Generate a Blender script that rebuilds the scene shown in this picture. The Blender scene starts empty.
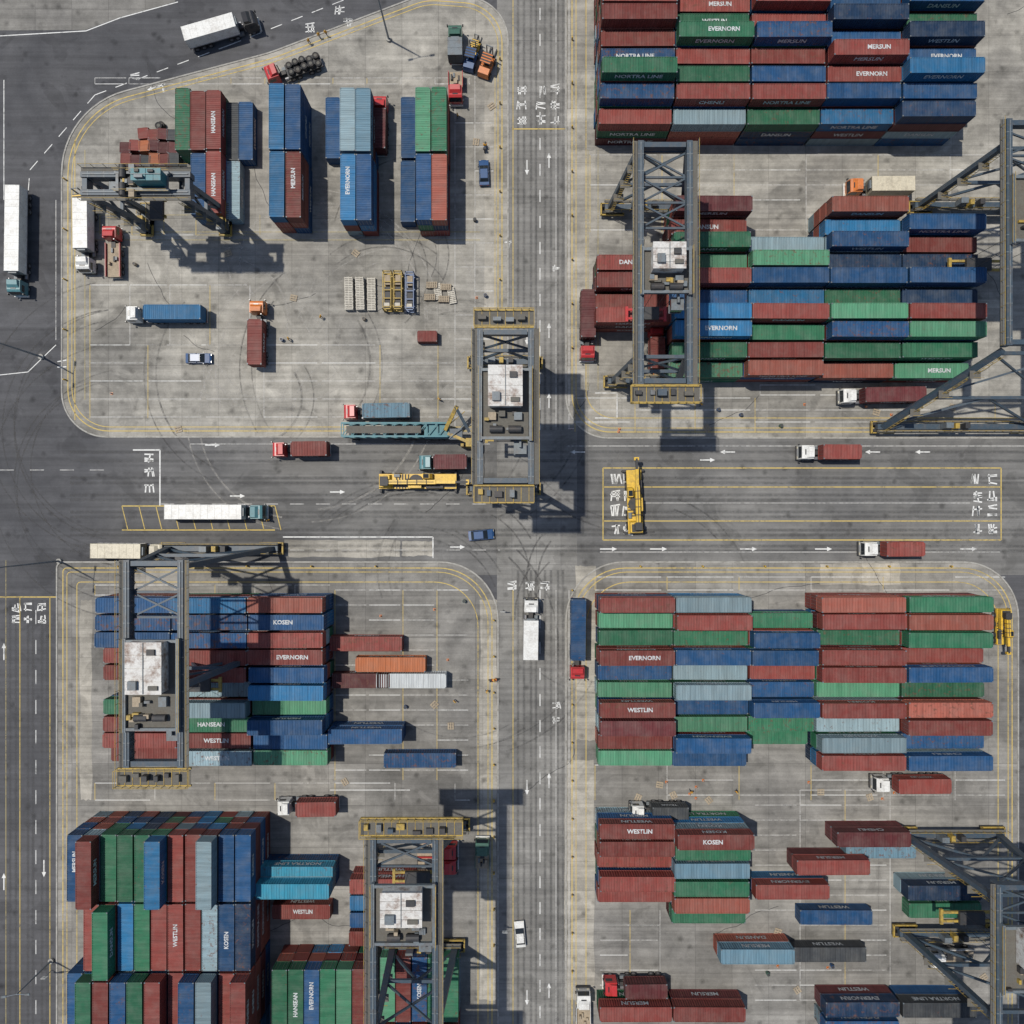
import bpy, math, random
from mathutils import Vector, Matrix
R = random.Random(7)
H = 140.0; F = 815.0
def W(px, py, h=0.0):
    k = (H-h)/F
    return ((px-512)*k, (512-py)*k)
S = H/F

sc = bpy.context.scene
world = bpy.data.worlds.new("World"); sc.world = world; world.use_nodes = True
nt = world.node_tree
bg = nt.nodes.get("Background") or nt.nodes.new("ShaderNodeBackground")
sky = nt.nodes.new("ShaderNodeTexSky"); sky.sky_type = 'NISHITA'; sky.sun_disc = False
d = Vector((8.9, -4.8, -26)).normalized()
sky.sun_elevation = math.asin(-d.z); sky.sun_rotation = math.radians(298)
nt.links.new(sky.outputs[0], bg.inputs[0]); bg.inputs[1].default_value = 0.095
sl = bpy.data.lights.new("sun", 'SUN'); sl.energy = 3.7; sl.angle = math.radians(0.8); sl.color = (1, 0.95, 0.87)
so = bpy.data.objects.new("sun", sl); sc.collection.objects.link(so)
so.rotation_euler = d.to_track_quat('-Z', 'Y').to_euler(); so.location = (-60, 40, 120)
cam = bpy.data.cameras.new("camera"); co = bpy.data.objects.new("camera", cam); sc.collection.objects.link(co)
co.location = (0, 0, H); cam.sensor_width = 36; cam.lens = 36*F/1024; cam.clip_end = 6000; cam.clip_start = 1
sc.camera = co
sc.view_settings.view_transform = 'Standard'; sc.view_settings.look = 'None'; sc.view_settings.exposure = 0

class NT:
    def __init__(s, name):
        s.m = bpy.data.materials.new(name); s.m.use_nodes = True
        s.t = s.m.node_tree; s.n = s.t.nodes; s.b = s.n["Principled BSDF"]
    def new(s, t, **k):
        x = s.n.new(t)
        for a, b in k.items(): setattr(x, a, b)
        return x
    def link(s, a, b): s.t.links.new(a, b)
    def pos(s, scale=(1,1,1), rot=0, obj=False, rnd=False):
        if obj: src = s.new("ShaderNodeTexCoord").outputs["Object"]
        else: src = s.new("ShaderNodeNewGeometry").outputs["Position"]
        if rnd:
            oi = s.new("ShaderNodeObjectInfo")
            mu = s.new("ShaderNodeVectorMath", operation='SCALE'); mu.inputs[0].default_value = (97, 53, 31)
            s.link(oi.outputs["Random"], mu.inputs["Scale"])
            ad = s.new("ShaderNodeVectorMath", operation='ADD')
            s.link(src, ad.inputs[0]); s.link(mu.outputs[0], ad.inputs[1]); src = ad.outputs[0]
        mp = s.new("ShaderNodeMapping"); mp.inputs["Scale"].default_value = scale
        mp.inputs["Rotation"].default_value = (0, 0, rot)
        s.link(src, mp.inputs[0]); return mp.outputs[0]
    def noise(s, vec, scale, detail=4, rough=0.6, dist=0.0):
        x = s.new("ShaderNodeTexNoise"); x.inputs["Scale"].default_value = scale
        x.inputs["Detail"].default_value = detail; x.inputs["Roughness"].default_value = rough
        x.inputs["Distortion"].default_value = dist
        s.link(vec, x.inputs["Vector"]); return x.outputs["Fac"]
    def ramp(s, fac, a, b, ca=0.0, cb=1.0):
        x = s.new("ShaderNodeMapRange"); x.inputs[1].default_value = a; x.inputs[2].default_value = b
        x.inputs[3].default_value = ca; x.inputs[4].default_value = cb
        s.link(fac, x.inputs[0]); return x.outputs[0]
    def mul(s, col, fac):
        x = s.new("ShaderNodeVectorMath", operation='SCALE')
        s.link(col, x.inputs[0]); s.link(fac, x.inputs["Scale"]); return x.outputs[0]
    def mix(s, fac, a, b):
        x = s.new("ShaderNodeMix", data_type='RGBA')
        if isinstance(fac, (int, float)): x.inputs[0].default_value = fac
        else: s.link(fac, x.inputs[0])
        for v, i in ((a, 6), (b, 7)):
            if isinstance(v, tuple): x.inputs[i].default_value = (*v, 1)
            else: s.link(v, x.inputs[i])
        return x.outputs[2]
    def math(s, op, a, b):
        x = s.new("ShaderNodeMath", operation=op)
        for v, i in ((a, 0), (b, 1)):
            if isinstance(v, (int, float)): x.inputs[i].default_value = v
            else: s.link(v, x.inputs[i])
        return x.outputs[0]

def ground_mat(name, base, dark, slab=None, streak_rot=0.0, streak=0.35, joint=0.6, macro=0.35, blend=None):
    g = NT(name); p = g.pos()
    n1 = g.noise(p, 0.04, 5, 0.65, 0.6)
    n2 = g.noise(p, 0.30, 5, 0.72)
    n3 = g.noise(p, 5.0, 2, 0.7)
    mf = g.ramp(n1, 0.36, 0.62)
    col = g.mix(mf, dark, base)
    if blend:
        b0, d0 = blend
        sx = g.new("ShaderNodeSeparateXYZ"); g.link(p, sx.inputs[0])
        bf = g.ramp(g.math('ADD', sx.outputs[0], g.math('MULTIPLY', n1, 24.0)), -62, -18)
        col = g.mix(bf, g.mix(mf, d0, b0), col)
    col = g.mul(col, g.ramp(n2, 0.25, 0.75, 1-macro, 1+macro))
    col = g.mul(col, g.ramp(n3, 0.2, 0.8, 0.88, 1.12))
    ns = g.noise(g.pos((0.03, 0.9, 1), streak_rot), 1.0, 3, 0.65)
    col = g.mul(col, g.ramp(ns, 0.3, 0.7, 1-streak, 1+streak*0.7))
    # spill blotches with a definite edge
    nb = g.noise(g.pos((0.11, 0.15, 1), 0.7), 1.0, 4, 0.62, 0.8)
    col = g.mul(col, g.ramp(nb, 0.56, 0.60, 1.0, 0.83)); col = g.mul(col, g.ramp(nb, 0.36, 0.40, 1.10, 1.0))
    v = g.new("ShaderNodeTexVoronoi"); v.inputs["Scale"].default_value = 0.36; g.link(p, v.inputs["Vector"])
    sp = g.math('ADD', v.outputs["Distance"], g.math('MULTIPLY', n2, 0.35))
    col = g.mul(col, g.ramp(sp, 0.20, 0.40, 0.58, 1.0))
    if slab:
        b = g.new("ShaderNodeTexBrick"); b.offset = 0.0
        b.inputs["Scale"].default_value = 1.0; b.inputs["Brick Width"].default_value = slab[0]; b.inputs["Row Height"].default_value = slab[1]
        b.inputs["Mortar Size"].default_value = 0.045; b.inputs["Mortar Smooth"].default_value = 0.3
        b.inputs["Color1"].default_value = (1.09,1.09,1.08,1); b.inputs["Color2"].default_value = (0.88,0.88,0.87,1)
        b.inputs["Mortar"].default_value = (joint,joint,joint,1); g.link(p, b.inputs["Vector"])
        mm = g.new("ShaderNodeVectorMath", operation='MULTIPLY'); g.link(col, mm.inputs[0]); g.link(b.outputs["Color"], mm.inputs[1]); col = mm.outputs[0]
    g.link(col, g.b.inputs["Base Color"]); g.b.inputs["Roughness"].default_value = 0.9
    g.b.inputs["Specular IOR Level"].default_value = 0.2
    return g.m

M = {}
AB, AD = (0.098,0.098,0.102), (0.068,0.069,0.074)
M['asphalt'] = ground_mat('asphalt_dark', AB, AD, None, 0.0, 0.2, macro=0.17)
M['road_h'] = ground_mat('asphalt_worn', (0.185,0.181,0.171), (0.12,0.119,0.117), None, 0.0, 0.2, macro=0.17, blend=(AB,AD))
M['road_v'] = ground_mat('concrete_road', (0.245,0.239,0.224), (0.172,0.168,0.16), (4.2,9.0), math.pi/2, 0.26, 0.72, 0.2)
M['yard'] = ground_mat('yard_concrete', (0.345,0.328,0.29), (0.205,0.197,0.18), (6.3,6.3), 0.0, 0.24, 0.68, 0.34)
M['yard2'] = ground_mat('yard_concrete_grey', (0.262,0.252,0.231), (0.165,0.159,0.149), (6.3,7.2), 0.0, 0.24, 0.66, 0.3)
M['patch'] = ground_mat('concrete_patch', (0.40,0.375,0.325), (0.27,0.255,0.225), (5,5), 0.0, 0.25, 0.72, 0.3)

def paint_mat(name, col, wear=0.5, amax=0.9):
    g = NT(name); p = g.pos()
    n = g.noise(p, 1.3, 4, 0.75); n2 = g.noise(p, 0.06, 2, 0.6)
    a = g.ramp(g.math('ADD', n, g.math('MULTIPLY', n2, 0.6)), wear+0.06, wear+0.36, 0.1, amax)
    g.b.inputs["Base Color"].default_value = (*col, 1); g.b.inputs["Roughness"].default_value = 0.8
    g.link(a, g.b.inputs["Alpha"]); return g.m
M['wpaint'] = paint_mat('white_road_paint', (0.74,0.74,0.71), 0.44)
M['ypaint'] = paint_mat('yellow_road_paint', (0.56,0.42,0.13), 0.45)
M['ythin'] = paint_mat('yellow_faded_paint', (0.46,0.38,0.17), 0.50, 0.75)
M['wthin'] = paint_mat('white_faded_paint', (0.62,0.61,0.58), 0.50, 0.8)
M['rubber_mark'] = paint_mat('tyre_rubber_mark', (0.08,0.078,0.075), 0.68, 0.6)
M['lane_wear'] = paint_mat('lane_tyre_wear', (0.085,0.084,0.083), 0.60, 0.38)
M['light_mark'] = paint_mat('dusty_track', (0.46,0.44,0.40), 0.68, 0.6)
M['tar'] = paint_mat('tar_seal', (0.05,0.05,0.052), 0.40, 0.75)

def solid(name, col, rough=0.6, metal=0.0, dirt=0.35, dcol=(0.10,0.075,0.055), scale=0.9):
    g = NT(name); p = g.pos(obj=False)
    n = g.noise(p, scale, 4, 0.7)
    n2 = g.noise(p, 4.0, 2, 0.7)
    c = g.mix(g.ramp(n, 0.46, 0.68, 0, dirt), tuple(col), tuple(dcol))
    c = g.mul(c, g.ramp(n2, 0.2, 0.8, 0.8, 1.2))
    g.link(c, g.b.inputs["Base Color"]); g.b.inputs["Roughness"].default_value = rough
    g.b.inputs["Metallic"].default_value = metal
    return g.m
M['steel'] = solid('crane_steel_blue', (0.042,0.066,0.09), 0.5, 0, 0.5, (0.11,0.10,0.09))
M['steel2'] = solid('crane_steel_grey', (0.13,0.155,0.17), 0.5, 0, 0.6)
M['teal'] = solid('crane_teal', (0.02,0.15,0.18), 0.5, 0, 0.4)
M['cyel'] = solid('crane_yellow', (0.38,0.26,0.05), 0.6, 0, 0.8, (0.10,0.08,0.05), 1.5)
M['yel'] = solid('machine_yellow', (0.66,0.42,0.04), 0.45, 0, 0.4)
M['dark'] = solid('dark_steel', (0.03,0.031,0.033), 0.6)
M['grate'] = solid('walkway_grating', (0.11,0.105,0.09), 0.8)
M['house'] = solid('machinery_house_roof', (0.55,0.54,0.51), 0.6, 0, 1.0, (0.19,0.12,0.085), 0.6)
M['tyre'] = solid('tyre_rubber', (0.02,0.02,0.021), 0.85)
M['rim'] = solid('wheel_rim', (0.25,0.25,0.26), 0.4, 0.6)
M['glass'] = solid('windscreen_glass', (0.015,0.02,0.025), 0.08, 0, 0.0)
M['white'] = solid('white_bodywork', (0.64,0.64,0.61), 0.45, 0, 0.4, (0.3,0.27,0.23))
M['cream'] = solid('cream_bodywork', (0.55,0.50,0.38), 0.5)
M['red'] = solid('red_bodywork', (0.42,0.028,0.03), 0.35, 0, 0.2)
M['orange'] = solid('orange_bodywork', (0.55,0.16,0.03), 0.4, 0, 0.3)
M['blue'] = solid('blue_bodywork', (0.02,0.07,0.18), 0.35, 0, 0.1)
M['green'] = solid('green_bodywork', (0.04,0.11,0.08), 0.4, 0, 0.1)
M['black'] = solid('black_bodywork', (0.025,0.025,0.027), 0.3, 0, 0.0)
M['cabteal'] = solid('teal_bodywork', (0.08,0.2,0.22), 0.4, 0, 0.1)
M['lamp'] = solid('lamp_lens', (0.6,0.55,0.4), 0.2)
M['tail'] = solid('tail_lamp', (0.4,0.02,0.02), 0.3)
M['wood'] = solid('timber', (0.34,0.28,0.20), 0.85)
M['palew'] = solid('pale_boards', (0.50,0.47,0.40), 0.85)
M['kerb'] = solid('kerb_stone', (0.34,0.33,0.30), 0.9, 0, 0.7, (0.17,0.16,0.14))
M['pole'] = solid('galvanised_pole', (0.20,0.23,0.26), 0.5, 0.3)
M['skin'] = solid('skin', (0.35,0.2,0.14), 0.6, 0, 0); M['hivis'] = solid('hivis_vest', (0.7,0.35,0.03), 0.8, 0, 0)
M['denim'] = solid('dark_trousers', (0.03,0.035,0.06), 0.9, 0, 0); M['hat'] = solid('helmet_yellow', (0.7,0.6,0.1), 0.4, 0, 0)

def container_mat():
    g = NT('container_paint'); oi = g.new("ShaderNodeObjectInfo")
    p = g.pos(obj=True, rnd=True)
    col = g.mul(oi.outputs["Color"], g.ramp(oi.outputs["Random"], 0, 1, 0.72, 1.25))
    n1 = g.noise(p, 0.45, 3, 0.7); n2 = g.noise(p, 1.5, 5, 0.75)
    geo = g.new("ShaderNodeNewGeometry"); sx = g.new("ShaderNodeSeparateXYZ"); g.link(geo.outputs["Normal"], sx.inputs[0])
    up = g.ramp(sx.outputs[2], 0.3, 0.8, 0.35, 1.0)
    dustf = g.math('MULTIPLY', g.ramp(n1, 0.38, 0.78, 0.0, 0.22), up)
    col = g.mix(dustf, col, (0.24,0.23,0.20))
    rr = g.math('FRACT', g.math('MULTIPLY', oi.outputs["Random"], 7.31), 0)
    thr = g.ramp(rr, 0, 1, 0.52, 0.76)
    rf = g.ramp(g.math('SUBTRACT', n2, thr), 0.0, 0.09, 0, 0.8)
    col = g.mix(rf, col, (0.13,0.06,0.04))
    ns = g.noise(g.pos((2.2,0.15,0.25), 0, True, True), 1.0, 3, 0.6)
    col = g.mul(col, g.ramp(ns, 0.3, 0.7, 0.78, 1.16))
    g.link(col, g.b.inputs["Base Color"]); g.b.inputs["Roughness"].default_value = 0.6
    g.b.inputs["Specular IOR Level"].default_value = 0.25
    return g.m
M['cont'] = container_mat()
M['letter'] = solid('white_lettering', (0.50,0.52,0.52), 0.6, 0, 0.75, (0.16,0.15,0.15), 1.6)

class MB:
    def __init__(s): s.v=[]; s.f=[]; s.m=[]; s.mats=[]
    def mi(s, k):
        if k not in s.mats: s.mats.append(k)
        return s.mats.index(k)
    def add(s, vs, fs, k):
        o=len(s.v); i=s.mi(k); s.v += [tuple(v) for v in vs]
        for f in fs: s.f.append(tuple(a+o for a in f)); s.m.append(i)
    def box(s,x0,x1,y0,y1,z0,z1,k):
        s.add([(x0,y0,z0),(x1,y0,z0),(x1,y1,z0),(x0,y1,z0),(x0,y0,z1),(x1,y0,z1),(x1,y1,z1),(x0,y1,z1)],
              [(3,2,1,0),(4,5,6,7),(0,1,5,4),(1,2,6,5),(2,3,7,6),(3,0,4,7)],k)
    def beam(s,p,q,w,h,k,w2=None,h2=None):
        p=Vector(p);q=Vector(q);dd=(q-p).normalized()
        up=Vector((0,0,1)) if abs(dd.z)<0.95 else Vector((0,1,0))
        sd=dd.cross(up).normalized(); u=sd.cross(dd).normalized()
        w2=w2 or w; h2=h2 or h
        vs=[]
        for c,a,b in ((p,w/2,h/2),(q,w2/2,h2/2)):
            vs += [c-sd*a-u*b, c+sd*a-u*b, c+sd*a+u*b, c-sd*a+u*b]
        s.add(vs,[(3,2,1,0),(4,5,6,7),(0,1,5,4),(1,2,6,5),(2,3,7,6),(3,0,4,7)],k)
    def cyl(s,p,q,r,n,k,r2=None):
        p=Vector(p);q=Vector(q);dd=(q-p).normalized(); r2=r if r2 is None else r2
        up=Vector((0,0,1)) if abs(dd.z)<0.95 else Vector((0,1,0))
        a=dd.cross(up).normalized(); b=a.cross(dd).normalized(); vs=[]
        for i in range(n):
            t=2*math.pi*i/n; o=a*math.cos(t)+b*math.sin(t); vs.append(p+o*r)
        for i in range(n):
            t=2*math.pi*i/n; o=a*math.cos(t)+b*math.sin(t); vs.append(q+o*r2)
        fs=[(i,(i+1)%n,n+(i+1)%n,n+i) for i in range(n)]+[tuple(range(n-1,-1,-1)),tuple(range(n,2*n))]
        s.add(vs,fs,k)
    def prism(s,prof,y0,y1,k,inset=0.0):
        n=len(prof); zs=[z for _,z in prof]; zm=max(zs); zn=min(zs)
        vs=[]
        for y,sg in ((y0,1),(y1,-1)):
            for x,z in prof:
                t=(z-zn)/max(1e-6,zm-zn); vs.append((x,y+sg*inset*t,z))
        fs=[(i,(i+1)%n,n+(i+1)%n,n+i) for i in range(n)]+[tuple(range(n-1,-1,-1)),tuple(range(n,2*n))]
        s.add(vs,fs,k)
    def frust(s,x0,x1,y,z0,z1,ix0,ix1,iy,k):
        s.add([(x0,-y,z0),(x1,-y,z0),(x1,y,z0),(x0,y,z0),(x0+ix0,-y+iy,z1),(x1-ix1,-y+iy,z1),(x1-ix1,y-iy,z1),(x0+ix0,y-iy,z1)],
              [(3,2,1,0),(4,5,6,7),(0,1,5,4),(1,2,6,5),(2,3,7,6),(3,0,4,7)],k)
    def wheel(s,x,y,r=0.5,w=0.3):
        s.cyl((x,y-w/2,r),(x,y+w/2,r),r,14,'tyre'); sg=1 if y>0 else -1
        s.cyl((x,y+sg*(w/2-0.02),r),(x,y+sg*(w/2+0.02),r),r*0.55,10,'rim')
    def mesh(s,name):
        me=bpy.data.meshes.new(name); me.from_pydata(s.v,[],s.f)
        for k in s.mats: me.materials.append(M[k])
        me.polygons.foreach_set("material_index", s.m); me.update(); return me

def fixnormals(me):
    import bmesh
    bm=bmesh.new(); bm.from_mesh(me); bmesh.ops.recalc_face_normals(bm,faces=bm.faces); bm.to_mesh(me); bm.free()
def obj(name, me, loc=(0,0,0), rot=0, parent=None, scale=None, color=None, bevel=0):
    o=bpy.data.objects.new(name, me); sc.collection.objects.link(o); o.location=loc; o.rotation_euler=(0,0,rot)
    if parent: o.parent=parent
    if scale: o.scale=scale
    if color: o.color=(*color,1)
    if bevel:
        b=o.modifiers.new("bevel",'BEVEL'); b.width=bevel; b.segments=2; b.limit_method='ANGLE'
    return o

def text_data(word, size, bold=0.03):
    cu=bpy.data.curves.new("t",'FONT'); cu.body=word; cu.size=size; cu.align_x='CENTER'; cu.align_y='CENTER'; cu.offset=bold
    cu.resolution_u=2
    o=bpy.data.objects.new("t",cu); sc.collection.objects.link(o)
    dg=bpy.context.evaluated_depsgraph_get(); dg.update()
    me=bpy.data.meshes.new_from_object(o.evaluated_get(dg))
    vs=[tuple(v.co) for v in me.vertices]; fs=[tuple(p.vertices) for p in me.polygons]
    bpy.data.objects.remove(o); bpy.data.curves.remove(cu); bpy.data.meshes.remove(me)
    return vs,fs

CW, CH, CL = 2.44, 2.59, 12.19
def container_mesh(L, word=None, roof=False):
    b=MB(); h=CH; w=CW/2; l=L/2; r=0.16
    for sx in (-1,1):
        for sy in (-1,1):
            x0,x1=sorted((sx*l,sx*(l-r))); y0,y1=sorted((sy*w,sy*(w-r)))
            b.box(x0,x1,y0,y1,0.18,h-0.18,'cont')
            b.box(*sorted((sx*(l+0.005),sx*(l-r-0.03))),*sorted((sy*(w+0.005),sy*(w-r-0.03))),0,0.18,'dark')
            b.box(*sorted((sx*(l+0.005),sx*(l-r-0.03))),*sorted((sy*(w+0.005),sy*(w-r-0.03))),h-0.12,h,'steel2')
    for sy in (-1,1):
        y0,y1=sorted((sy*w,sy*(w-0.09)))
        b.box(-l+0.2,l-0.2,y0,y1,h-0.13,h-0.02,'cont'); b.box(-l+0.2,l-0.2,y0,y1,0.0,0.16,'cont')
    for sx in (-1,1):
        x0,x1=sorted((sx*l,sx*(l-0.12)))
        b.box(x0,x1,-w+0.2,w-0.2,h-0.15,h-0.02,'cont'); b.box(x0,x1,-w+0.2,w-0.2,0,0.17,'cont')
    def wave(n0,n1,per,amp):
        n=max(2,int((n1-n0)/per)); per=(n1-n0)/n; pts=[]
        for i in range(n):
            x=n0+i*per
            pts += [(x,0),(x+per*0.36,0),(x+per*0.5,-amp),(x+per*0.86,-amp)]
        pts.append((n1,0)); return pts
    pts=wave(-l+0.12,l-0.12,0.42,0.05); n=len(pts)
    vs=[(x,-w+0.09,h-0.05+a) for x,a in pts]+[(x,w-0.09,h-0.05+a) for x,a in pts]
    b.add(vs,[(i,i+1,n+i+1,n+i) for i in range(n-1)],'cont')
    pts=wave(-l+0.16,l-0.16,0.40,0.06)
    n=len(pts)
    for sy in (-1,1):
        vs=[(x,sy*(w-0.03+a),0.15) for x,a in pts]+[(x,sy*(w-0.03+a),h-0.12) for x,a in pts]
        fs=[(i,i+1,n+i+1,n+i) for i in range(n-1)]
        if sy>0: fs=[f[::-1] for f in fs]
        b.add(vs,fs,'cont')
    b.box(-l+0.05,-l+0.10,-w+0.16,w-0.16,0.16,h-0.14,'cont')
    for i in range(7): 
        y=-w+0.35+i*0.29; b.box(-l+0.01,-l+0.048,y-0.07,y+0.07,0.18,h-0.16,'cont')
    b.box(l-0.10,l-0.05,-w+0.16,w-0.16,0.16,h-0.14,'cont')
    for y in (-0.85,-0.35,0.35,0.85): b.cyl((l-0.02,y,0.2),(l-0.02,y,h-0.2),0.025,6,'rim')
    b.box(l-0.05,l-0.045,-0.02,0.02,0.17,h-0.15,'dark')
    b.box(-l+0.1,l-0.1,-w+0.1,w-0.1,0.12,0.15,'dark')
    if word:
        vs,fs=text_data(word,1.3 if L>8 else 0.9,0.03)
        for sy in (-1,1):
            vv=[(-sy*x*0.95 , sy*(w+0.004), h/2+y) for x,y,z in vs]
            b.add(vv,fs,'letter')
        if roof:
            vs,fs=text_data(word,0.95,0.03)
            xo=R.choice((-0.5,1.2,0.4)); b.add([(x*1.05+xo,y,h-0.042) for x,y,z in vs],fs,'letter')
    return b.mesh("container_%s"%(word or 'plain'))
words=['MERSUN','HANSEAN','EVERNORN','CHENLI','NORTRA LINE','KOSEN','WESTLIN','DANSUN']
mesh40=[container_mesh(CL) for _ in range(1)]
mesh40t=[container_mesh(CL,wd,False) for wd in words]
mesh40r=[container_mesh(CL,wd,True) for wd in words]
mesh20=container_mesh(6.06); mesh20t=container_mesh(6.06,'TRANS')
COL={'R':(0.19,0.044,0.036),'r':(0.27,0.08,0.056),'D':(0.105,0.026,0.028),'O':(0.34,0.11,0.045),'B':(0.012,0.062,0.155),'b':(0.02,0.13,0.27),
     'N':(0.010,0.034,0.08),'G':(0.025,0.125,0.065),'g':(0.07,0.22,0.125),'W':(0.20,0.28,0.31),'w':(0.40,0.42,0.42),'T':(0.03,0.20,0.29),'K':(0.05,0.055,0.06),'C':(0.10,0.18,0.23)}
def stack(x,y,n,cols,rot=0.0,L=1.0,text=None):
    for i in range(n):
        top=(i==n-1)
        c=COL[cols if top else R.choice('RrDBbNGWR')]
        t=R.random(); flip=math.pi if R.random()<0.5 else 0
        if text=='n' and top or 0.13<t<0.5: me=mesh40[0]
        elif t<=0.13: me=R.choice(mesh40r); flip=0
        else: me=R.choice(mesh40t)
        j=(lambda:R.uniform(-0.06,0.06))
        obj("shipping_container",me,(x+j(),y+j(),0.03+i*(CH+0.01)),rot+R.uniform(-0.005,0.005)+flip,color=c,scale=(L,1,1))
def row_block(xl, y0_ground, cols, ns, pitch=16.6, skip=' ', L=1.0):
    for k,c in enumerate(cols):
        if c==skip: continue
        n=ns[k%len(ns)]
        x,y=W(xl+35.5*L,y0_ground+k*pitch)
        stack(x+R.uniform(-0.13,0.13)*(1 if L<1.05 else .6),y+R.uniform(-.06,.06),n,c,L=L)
yt=138.5-13*16.2
row_block(594,yt,'RBRGRBRRRRBGBR',[5,5,5,4,4,5,4,5,5,4,4,5,4,3],16.2,L=.96)
row_block(664,yt,'BRGRBRBRGGRGRW',[5,4,5,5,4,4,5,4,4,5,4,4,4,3],16.2,L=.96)
row_block(734,yt,'RBGRRGBRRBRBRG',[4,5,5,4,5,5,4,5,4,5,4,4,4,3],16.2,L=.96)
row_block(804,yt,'BRRBGBRBNBRRBb',[5,5,4,5,4,5,5,4,5,4,5,4,4,3],16.2,L=.96)
row_block(874,yt,'BGRBRBNBGNBbBN',[4,5,5,4,5,4,5,5,4,5,4,5,4,4],16.2,L=.96)
row_block(592,226+16.6*3,'RRRR',[3,3,2,3])
row_block(663,226,'DRGgRBbbGg',[4,3,4,3,4,3,4,4,3,2])
row_block(735.5,226+16.6,' WgBbRGRr',[3,3,4,4,3,4,3,3,3])
row_block(808,226,'rbBNBGgBGr',[4,3,4,3,4,3,4,4,3,2])
row_block(880.5,226+16.6,'BRNBNRgGg',[4,3,3,4,3,4,4,3,2])
row_block(595,600,'RgGRBgRDRg',[3,2,2,3,2,2,3,3,2,2])
row_block(667.5,600,'WRGBWWBgBB',[3,3,2,3,2,3,2,2,3,2])
row_block(740,616.6,'GBBRBBGG',[2,3,3,2,2,3,2,1],L=.88)
row_block(805,600,'rRGRRgRWWR',[3,3,2,3,3,2,3,2,3,3],L=1.12)
row_block(887,600,'GrGRBGrRBB',[3,3,3,2,3,2,3,3,2,3],L=1.12)
row_block(595,814,'RRRRR',[3,3,2,3,2])
row_block(666,818,'RGCGrG',[4,3,3,3,3,2])
row_block(118,600,'BBBRR GRRR',[3,3,3,2,2,1,2,2,2,1])
row_block(190,600,'bBBRRWWGRW',[3,3,3,3,3,2,3,2,2,2])
row_block(262.5,600,'rBRRBbgBBg',[3,3,3,3,3,3,2,3,2,2])
vc=['BRGGGbRRWBB','RRGbGRRRWBN','BGRBGRRBWRR','RBGGRRWBRGB']
for r_,s_ in enumerate(vc):
    for c_,k in enumerate(s_):
        if c_==0 and r_==1: continue
        if c_==10 and r_==1: k='N'
        x,y=W(107+c_*15.6, 842+r_*64)
        stack(x,y,4+(R.random()<0.35) if not (r_==0 and c_==0) else 4,k,math.pi/2,L=0.87)
def single(l,r,t,b,c,n=1,ang=0,text=None):
    hh=n*CH; x,y=W((l+r)/2,(t+b)/2,hh)
    horiz=(r-l)>(b-t); ln=(max(r-l,b-t))*(H-hh)/F
    stack(x,y,n,c,(0 if horiz else math.pi/2)+ang,L=min(1.0,max(0.8,ln/CL)),text=text)
for a in [(330,402,636,652,'R'),(355,425,657,672,'O'),(342,380,674,688,'D'),(376,446,674,688,'w',1,0,'n'),(328,402,729,744,'B',2),(383,456,753,768,'B',1,0,'n'),
          (253,330,884,899,'T',3,0,'n'),(258,334,868,880,'T',2),(272,330,905,919,'R'),
          (348,425,880,893,'R',2),(348,425,897,910,'b',2),(348,425,914,927,'B',2),(345,425,932,945,'R',1),
          (755,830,884,900,'R',2),(797,870,860,875,'R',2),(836,912,832,848,'D',2),(846,916,844,858,'C',1),(797,876,910,925,'B',1),
          (718,797,950,964,'C',2),(793,868,947,962,'K',1),(905,985,885,901,'N',2),(905,985,903,918,'G',1),
          (600,672,1008,1022,'R',2),(674,746,1008,1022,'R',2),(825,900,1003,1017,'N',2),(902,977,1003,1017,'K',2),(825,900,1022,1036,'B',2)]:
    single(*a)
for i,c in enumerate('GGBGgR'): 
    x,y=W(292+i*15.3,975); stack(x,y,3,c,math.pi/2,L=0.87); stack(x,y-11.2,3,R.choice('GRB'),math.pi/2,L=0.87)
for i,c in enumerate('gRBGG'):
    x,y=W(392+i*15.3,972); stack(x,y,2,c,math.pi/2,L=0.87); stack(x,y-11.2,2,R.choice('GRB'),math.pi/2,L=0.87)
for a in [(175,189,88,150,'G',2),(190.5,205,91,150,'R',2),(206,221,90,149,'R',2),(226,238,103,160,'K',1),(239.5,252,102,160,'B',1),
          (190.5,205,153,214,'B',2),(206,221,151,213,'R',2),(226,239,163,217,'W',1),
          (269,284,83,149,'b',3),(285.5,300,84,149,'B',3),(269,284.5,151.5,217,'b',3),(286,301,151.5,217,'R',3),
          (326,339,97,158,'B',1),(340,354,88,151,'W',3),(356,370,88,151,'C',3),(340.5,354.5,154,220,'b',3),(356.5,371,154,220,'B',3),
          (402.5,414,97,158,'B',1),(416,430,87,151,'g',3),(432,446,87,151,'G',3),(416.5,430.5,154,220,'B',3),(432,446,154,220,'r',3),(402,414,161,222,'B',1)]:
    single(*a)

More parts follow.
